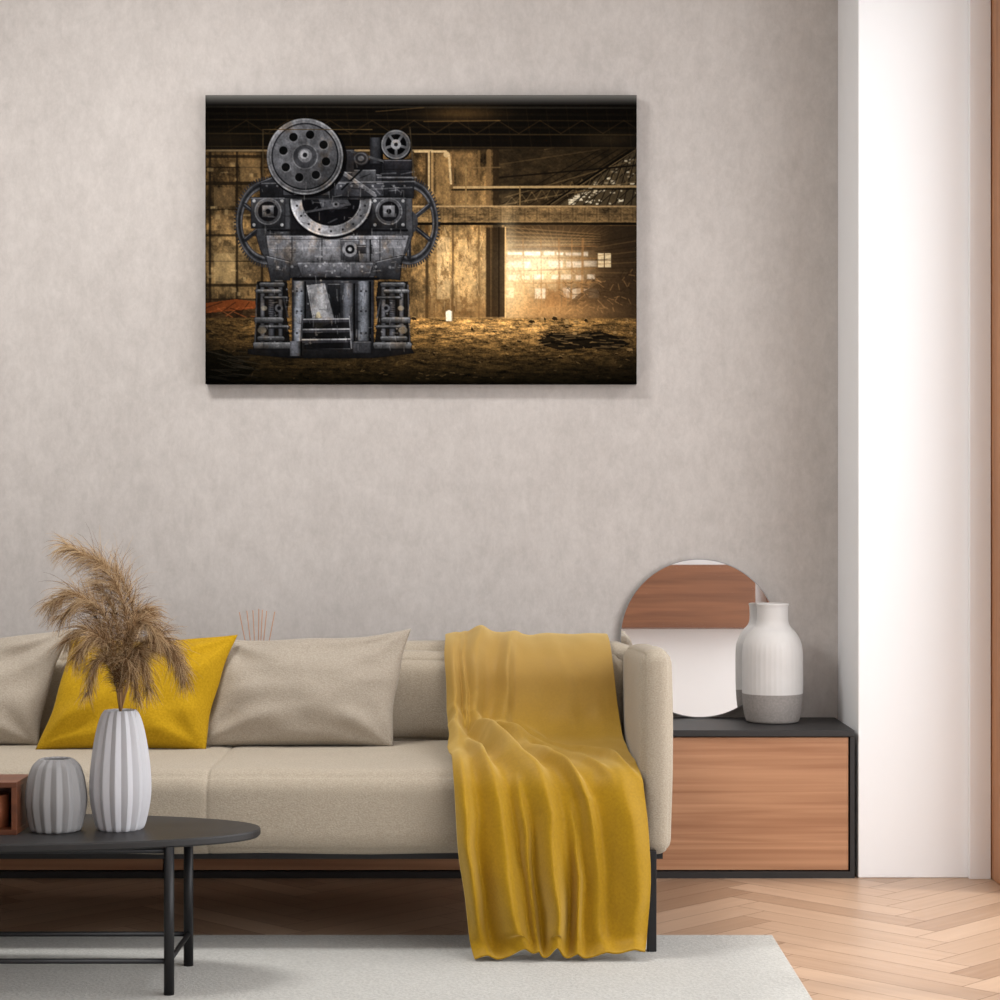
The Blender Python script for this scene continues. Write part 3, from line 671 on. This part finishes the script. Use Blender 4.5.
# ---------------------------------------------------------------- throw blanket
def build_throw():
    K=[(6.00,0.58,-.150,.300),(6.00,0.68,-.150,.300),(5.985,.712,-.150,.300),(5.92,.720,-.150,.302),(5.86,.712,-.15,.304),
       (5.79,.688,-.150,.306),(5.735,.645,-.148,.310),(5.715,.56,-.146,.318),(5.68,.50,-.142,.325),(5.60,.462,-.138,.328),(5.38,.452,-.13,.331),
       (5.16,.452,-.118,.334),(5.085,.425,-.112,.345),(5.060,.34,-.107,.354),(5.045,.2,-.088,.362),(5.033,.06,-.070,.354),(5.012,.014,-.065,.348),(4.965,.009,-.058,.342)]
    K=np.array(K); nk=len(K); M=400; Nu=260
    seg=np.r_[0,np.cumsum(np.hypot(np.diff(K[:,0]),np.diff(K[:,1])))]
    s=np.linspace(0,seg[-1],M); t=np.interp(s,seg,np.arange(nk))
    A=np.stack([np.interp(s,seg,K[:,i]) for i in range(4)],-1)
    hw=9; ker=np.ones(2*hw+1)/(2*hw+1)
    for i in range(4):
        p=np.r_[[A[0,i]]*hw,A[:,i],[A[-1,i]]*hw]; A[:,i]=np.convolve(p,ker,'valid')
    dy=np.gradient(A[:,0]); dz=np.gradient(A[:,1]); L=np.hypot(dy,dz); ny_=dz/L; nz_=-dy/L
    # each fold: (t,u) track, half width, height, start t, end t
    ridges=[
     ([(0,.24),(4,.22),(6,.19),(8,.15),(9.2,.17),(10.4,.30),(11.6,.42),(13,.50),(17,.50)],.055,.060,0,99),
     ([(0,.05),(6,.05),(9,.04),(12,.05),(17,.07)],.050,.045,0,99),
     ([(0,.46),(6,.37),(8.5,.32),(10,.44),(11.4,.60),(12.6,.70),(17,.76)],.045,.030,0,99),
     ([(9.2,.08),(10.5,.14),(12,.21),(17,.29)],.055,.055,9.2,99),
     ([(10,.84),(12,.90),(17,.93)],.07,.030,10,99),
     ([(12,.34),(14,.36),(17,.37)],.030,.040,11.8,99),
     ([(12.5,.60),(14,.62),(17,.61)],.028,.030,12.2,99),
     ([(8,.22),(9,.34),(10,.58),(11,.76),(12,.86)],.035,.026,8,12.3),
     ([(8,.40),(9,.52),(10,.76),(11,.92),(12,.98)],.03,.020,8,12.3),
     ([(0,.62),(5,.66),(8,.74)],.05,.012,0,9),
     ([(0,.12),(7,.11),(9,.09)],.02,.020,0,9.5)]
    at=np.interp(t,[0,3,5,7,8,9,10,11,12,13,14.5,16,17],[.10,.28,.6,.85,.95,1.0,.95,.85,.8,1.0,1.1,.6,.3])
    verts=[]
    for j in range(M):
        for i in range(Nu):
            u0=i/(Nu-1)
            u=u0+0.022*mn.noise(Vector((s[j]*5,u0*4,3.3)))+0.010*mn.noise(Vector((s[j]*13,u0*9,8.3)))
            d=0; sx=0
            for n_,(keys,w,am,st,en) in enumerate(ridges):
                if t[j]<st or t[j]>en: continue
                c=np.interp(t[j],[k[0] for k in keys],[k[1] for k in keys])
                on=1
                if st>0: on*=min(1,(t[j]-st)/1.8)
                if en<90: on*=min(1,(en-t[j])/1.5)
                am2=am*(1+0.35*math.sin(s[j]*9+n_*2.1)); w2=w*(1+0.25*math.sin(s[j]*7+n_*1.3))
                q=(u-c)/w2
                if abs(q)>3.2: continue
                q2=q*(1.35 if q>0 else .8)
                g=math.exp(-abs(q2)**1.8)
                d+=am2*g*on; sx+=0.22*w2*q*g*on
            n1=mn.fractal(Vector((u*3.2,s[j]*3.0,1.7)),1,2,3)
            d=d*at[j]+0.008*(n1+0.5)
            d=max(0.0008,d)
            xl,xr=A[j,2],A[j,3]
            edge=0.008*mn.noise(Vector((s[j]*7,0.3,1)))
            edge2=0.006*mn.noise(Vector((s[j]*6,5.3,1))) if t[j]>12.2 else 0
            x=xl+(xr-xl)*(u0+sx)+edge*(1-u0)+edge2*u0
            z=A[j,1]+nz_[j]*d; y=A[j,0]+ny_[j]*d
            if t[j]>13: z+=min(1,(t[j]-13)/3)*0.022*max(0,u0-.55)/.45
            z=max(z,0.009) if t[j]>13 else z
            verts.append((x,y,z))
    faces=[(j*Nu+i,j*Nu+i+1,(j+1)*Nu+i+1,(j+1)*Nu+i) for j in range(M-1) for i in range(Nu-1)]
    me=bpy.data.meshes.new('throw_blanket'); me.from_pydata(verts,[],faces)
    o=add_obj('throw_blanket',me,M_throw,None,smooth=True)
    md=o.modifiers.new('sm','SMOOTH'); md.iterations=4
    md=o.modifiers.new('th','SOLIDIFY'); md.thickness=0.004; md.offset=1
build_throw()

# ---------------------------------------------------------------- rug
m_rug=fabric('rug_wool',(168,167,163),(194,193,188),scale=130,bump=0.8,big=3,sheen=0.1)
box('rug',-2.3,0.685,3.2,5.285,0.0005,0.006,m_rug,bevel=0.0025)

# ---------------------------------------------------------------- coffee table
ct=empty('coffee_table')
TZ=0.350
def table_top():
    cx,cy,a,b_=-1.26,4.80,0.712,0.232; n=160; bm=bmesh.new(); rings=[]
    for sc,z in ((0.985,TZ-.0185),(1.0,TZ-.0145),(1.0,TZ-.0035),(0.993,TZ)):
        ring=[]
        for k in range(n):
            t=2*math.pi*k/n; ct_,st=math.cos(t),math.sin(t); p=2/2.15
            ring.append(bm.verts.new((cx+a*math.copysign(abs(ct_)**p,ct_)-(1-sc)*.3*ct_,cy+b_*math.copysign(abs(st)**p,st)-(1-sc)*.3*st,z)))
        rings.append(ring)
    for i in range(3):
        for k in range(n): bm.faces.new((rings[i][k],rings[i][(k+1)%n],rings[i+1][(k+1)%n],rings[i+1][k]))
    bm.faces.new(rings[0][::-1]); bm.faces.new(rings[-1])
    bmesh.ops.recalc_face_normals(bm,faces=bm.faces[:])
    me=bpy.data.meshes.new('table_top'); bm.to_mesh(me); bm.free()
    add_obj('table_top',me,M_blackwood,ct)
table_top()
LX=(-0.732,-1.79); LY=(4.645,4.935); ki=0
for x in LX:
    for y in LY:
        ki+=1; tube('leg_%d'%ki,(x,y,0.006),(x,y,TZ-.016),0.0115,M_black,ct)
for i,y in enumerate(LY):
    tube('stretcher_%d'%(i+1),(LX[1],y,0.08),(LX[0],y,0.08),0.006,M_black,ct)
    tube('apron_%d'%(i+1),(LX[1],y,TZ-.026),(LX[0],y,TZ-.026),0.006,M_black,ct)
for i,x in enumerate(LX):
    tube('cross_rail_%d'%(i+1),(x,LY[0],0.08),(x,LY[1],0.08),0.006,M_black,ct)
def tri(a,n):
    f=(a*n/(2*math.pi))%1.0
    return 1-abs(2*f-1)*2
M_cer=plain('matt_white_ceramic',(192,192,197),0.6,var=0.02)
M_cer2=plain('matt_grey_ceramic',(146,145,146),0.6,var=0.03)
tall=smooth_prof([(0.048,0),(0.054,0.01),(0.063,0.05),(0.067,0.09),(0.065,0.14),(0.058,0.195),(0.050,0.235),(0.042,0.260),(0.035,0.271)],40)+[(0.031,0.268),(0.03,0.25),(0.03,0.15)]
VX,VY=-0.866,4.79
revolve('fluted_vase',tall,(VX,VY,TZ),M_cer,seg=180,mod=lambda a,z,i:1+(0.05*tri(a+0.1,15) if i<40 else 0),smooth=False)
short=smooth_prof([(0.050,0),(0.057,0.008),(0.065,0.045),(0.067,0.075),(0.062,0.115),(0.053,0.145),(0.040,0.160),(0.034,0.164)],36)+[(0.031,0.161),(0.03,0.14),(0.03,0.05)]
revolve('fluted_vase',short,(-1.007,4.765,TZ),M_cer2,seg=180,mod=lambda a,z,i:1+(0.05*tri(a+0.3,15) if i<36 else 0),smooth=False)
bx=empty('wooden_candle_box')
for nm,a in (('panel_bottom',(-1.24,-1.082,4.70,4.84,TZ,TZ+0.012)),('panel_top',(-1.24,-1.082,4.70,4.84,TZ+0.106,TZ+0.118)),('panel_right',(-1.094,-1.082,4.70,4.84,TZ+0.012,TZ+0.106)),('panel_left',(-1.24,-1.228,4.70,4.84,TZ+0.012,TZ+0.106)),('panel_back',(-1.228,-1.094,4.828,4.84,TZ+0.012,TZ+0.106))):
    box(nm,*a,M_red,bx,bevel=0.001)
tube('candle',(-1.145,4.75,TZ+0.012),(-1.145,4.75,TZ+0.085),0.034,plain('wax',(160,96,64),0.6),bx,seg=32)

# ---------------------------------------------------------------- pampas
def build_pampas():
    base=Vector((VX,VY,TZ+0.12)); mz=TZ+0.271
    s=0.00228
    def W(px,py,dy=0): return Vector(((px-120.5)*s+VX,VY+dy,mz+(710-py)*s))
    # axis, fibre length, count, wispiness, start of fibres along the stem
    plumes=[
     ([(121,712,0),(128,660,.01),(124,608,.0),(104,566,-.01),(70,546,-.02)],.032,560,1.25,.3),
     ([(121,712,0),(130,655,.02),(130,608,.03),(114,572,.03),(84,556,.03)],.030,380,1.25,.3),
     ([(120,712,0),(112,650,-.03),(96,610,-.04),(78,592,-.05),(58,602,-.06)],.030,460,1.15,.16),
     ([(120,712,0),(118,655,-.02),(110,618,-.05),(92,600,-.07),(70,614,-.08)],.032,440,1.0,.16),
     ([(121,712,0),(135,665,-.02),(150,642,-.04),(168,640,-.05),(186,664,-.06)],.032,560,1.0,.16),
     ([(121,712,0),(132,670,.03),(148,650,.05),(166,654,.06),(180,682,.06)],.030,520,1.0,.16),
     ([(121,712,0),(125,670,-.04),(135,634,-.07),(150,620,-.09),(166,636,-.10)],.032,540,1.0,.16),
     ([(120,712,0),(112,675,.02),(98,645,.03),(82,630,.05),(64,642,.06)],.030,420,1.1,.16),
     ([(121,712,0),(122,675,-.04),(116,645,-.08),(104,634,-.11),(88,652,-.12)],.032,520,1.0,.16),
     ([(121,712,0),(126,672,0),(138,650,-.06),(148,654,-.09),(156,684,-.10)],.032,520,1.0,.16),
     ([(121,712,0),(122,670,.04),(122,642,.06),(130,618,.06),(144,612,.05)],.032,480,1.0,.16),
     ([(121,712,0),(120,680,-.05),(114,658,-.09),(106,660,-.11),(98,688,-.12)],.028,420,.9,.16),
     ([(121,712,0),(124,680,-.05),(132,658,-.09),(140,662,-.11),(146,692,-.12)],.028,420,.9,.16),
     ([(121,712,0),(122,675,.0),(118,632,.0),(112,604,.0),(98,586,.0)],.030,400,1.2,.16)]
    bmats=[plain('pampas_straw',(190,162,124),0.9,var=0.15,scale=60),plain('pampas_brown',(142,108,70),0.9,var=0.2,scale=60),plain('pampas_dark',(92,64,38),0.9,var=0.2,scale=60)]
    e=empty('dried_pampas_grass')
    curves=[]
    for k in range(3):
        cu=bpy.data.curves.new('fibres_%d'%(k+1),'CURVE'); cu.dimensions='3D'; cu.bevel_depth=0.00054; cu.bevel_resolution=0; cu.resolution_u=2
        cu.materials.append(bmats[k]); curves.append(cu)
    st=bpy.data.curves.new('stems','CURVE'); st.dimensions='3D'; st.bevel_depth=0.0015; st.bevel_resolution=1; st.materials.append(bmats[1])
    def add(cu,pts,r0=1,r1=.3):
        sp=cu.splines.new('POLY'); sp.points.add(len(pts)-1)
        for i,p in enumerate(pts):
            sp.points[i].co=(*p,1); sp.points[i].radius=r0+(r1-r0)*i/(len(pts)-1)
    rg=random.Random(11)
    for keys,fl,cnt,wz,q0 in plumes:
        ax=[tuple(p) for p in [W(*k) for k in keys]]
        ax=[Vector(p) for p in smooth_prof(ax,40)]
        add(st,[base+Vector((rg.uniform(-.01,.01),rg.uniform(-.01,.01),0))]+ax,1,.35)
        for _ in range(int(cnt*1.15)):
            q=rg.uniform(q0,1.0); f=q*39; i=min(int(f),38); p=ax[i].lerp(ax[i+1],f-i); tg=(ax[i+1]-ax[i]).normalized()
            rd_=Vector((rg.gauss(0,1),rg.gauss(0,1),rg.gauss(0,1))); rd_-=tg*rd_.dot(tg); rd_.normalize()
            env=math.sin(min(1,(q-q0+.08)/0.45)*math.pi/2)*(1-0.35*max(0,q-0.7)/0.3)
            Ln=fl*rg.uniform(0.9,2.5)*env*wz+0.01
            d=(tg*rg.uniform(.6,1.5)+rd_*rg.uniform(.35,.95)).normalized(); pts=[p]
            c=p.copy()
            for m in range(6):
                c=c+d*Ln/6; d=(d+Vector((rg.gauss(0,.13),rg.gauss(0,.13),-0.20+rg.gauss(0,.08)))).normalized(); pts.append(c.copy())
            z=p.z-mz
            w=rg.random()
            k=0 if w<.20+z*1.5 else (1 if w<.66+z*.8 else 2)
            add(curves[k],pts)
    for cu,nm in [(curves[0],'fibres_1'),(curves[1],'fibres_2'),(curves[2],'fibres_3'),(st,'stems')]:
        o=bpy.data.objects.new(nm,cu); COL.objects.link(o); o.parent=e
build_pampas()

# ---------------------------------------------------------------- lights
def area(name,loc,target,sx,sy,power,color=(1,1,1)):
    l=bpy.data.lights.new(name,'AREA'); l.shape='RECTANGLE'; l.size=sx; l.size_y=sy; l.energy=power; l.color=color
    o=bpy.data.objects.new(name,l); COL.objects.link(o); o.location=loc
    d=Vector(target)-Vector(loc); o.rotation_euler=d.to_track_quat('-Z','Y').to_euler()
    return o
area('window_daylight',(2.1,2.7,1.6),(0,2.7,1.3),5.6,2.6,140,(1.0,0.99,0.985))
area('ceiling_softlight',(-1.15,4.85,2.92),(-1.1,5.4,0.0),0.9,0.35,46,(1,0.985,0.965))
sl=bpy.data.lights.new('sun','SUN'); sl.energy=1.3; sl.angle=math.radians(4); sl.color=(1,0.96,0.9)
so=bpy.data.objects.new('sun',sl); COL.objects.link(so); so.rotation_euler=Vector((-0.36,0.10,-1)).to_track_quat('-Z','Y').to_euler(); so.location=(4,3,5)
w=bpy.data.worlds.new('World'); scene.world=w; w.use_nodes=True
w.node_tree.nodes['Background'].inputs[0].default_value=(0.95,0.97,1,1); w.node_tree.nodes['Background'].inputs[1].default_value=1.0

# ---------------------------------------------------------------- camera
cam=bpy.data.cameras.new('camera'); cam.sensor_width=36; cam.lens=75.6
co=bpy.data.objects.new('camera',cam); COL.objects.link(co)
co.location=(0,0,1.1); co.rotation_euler=(math.radians(90),0,0); scene.camera=co
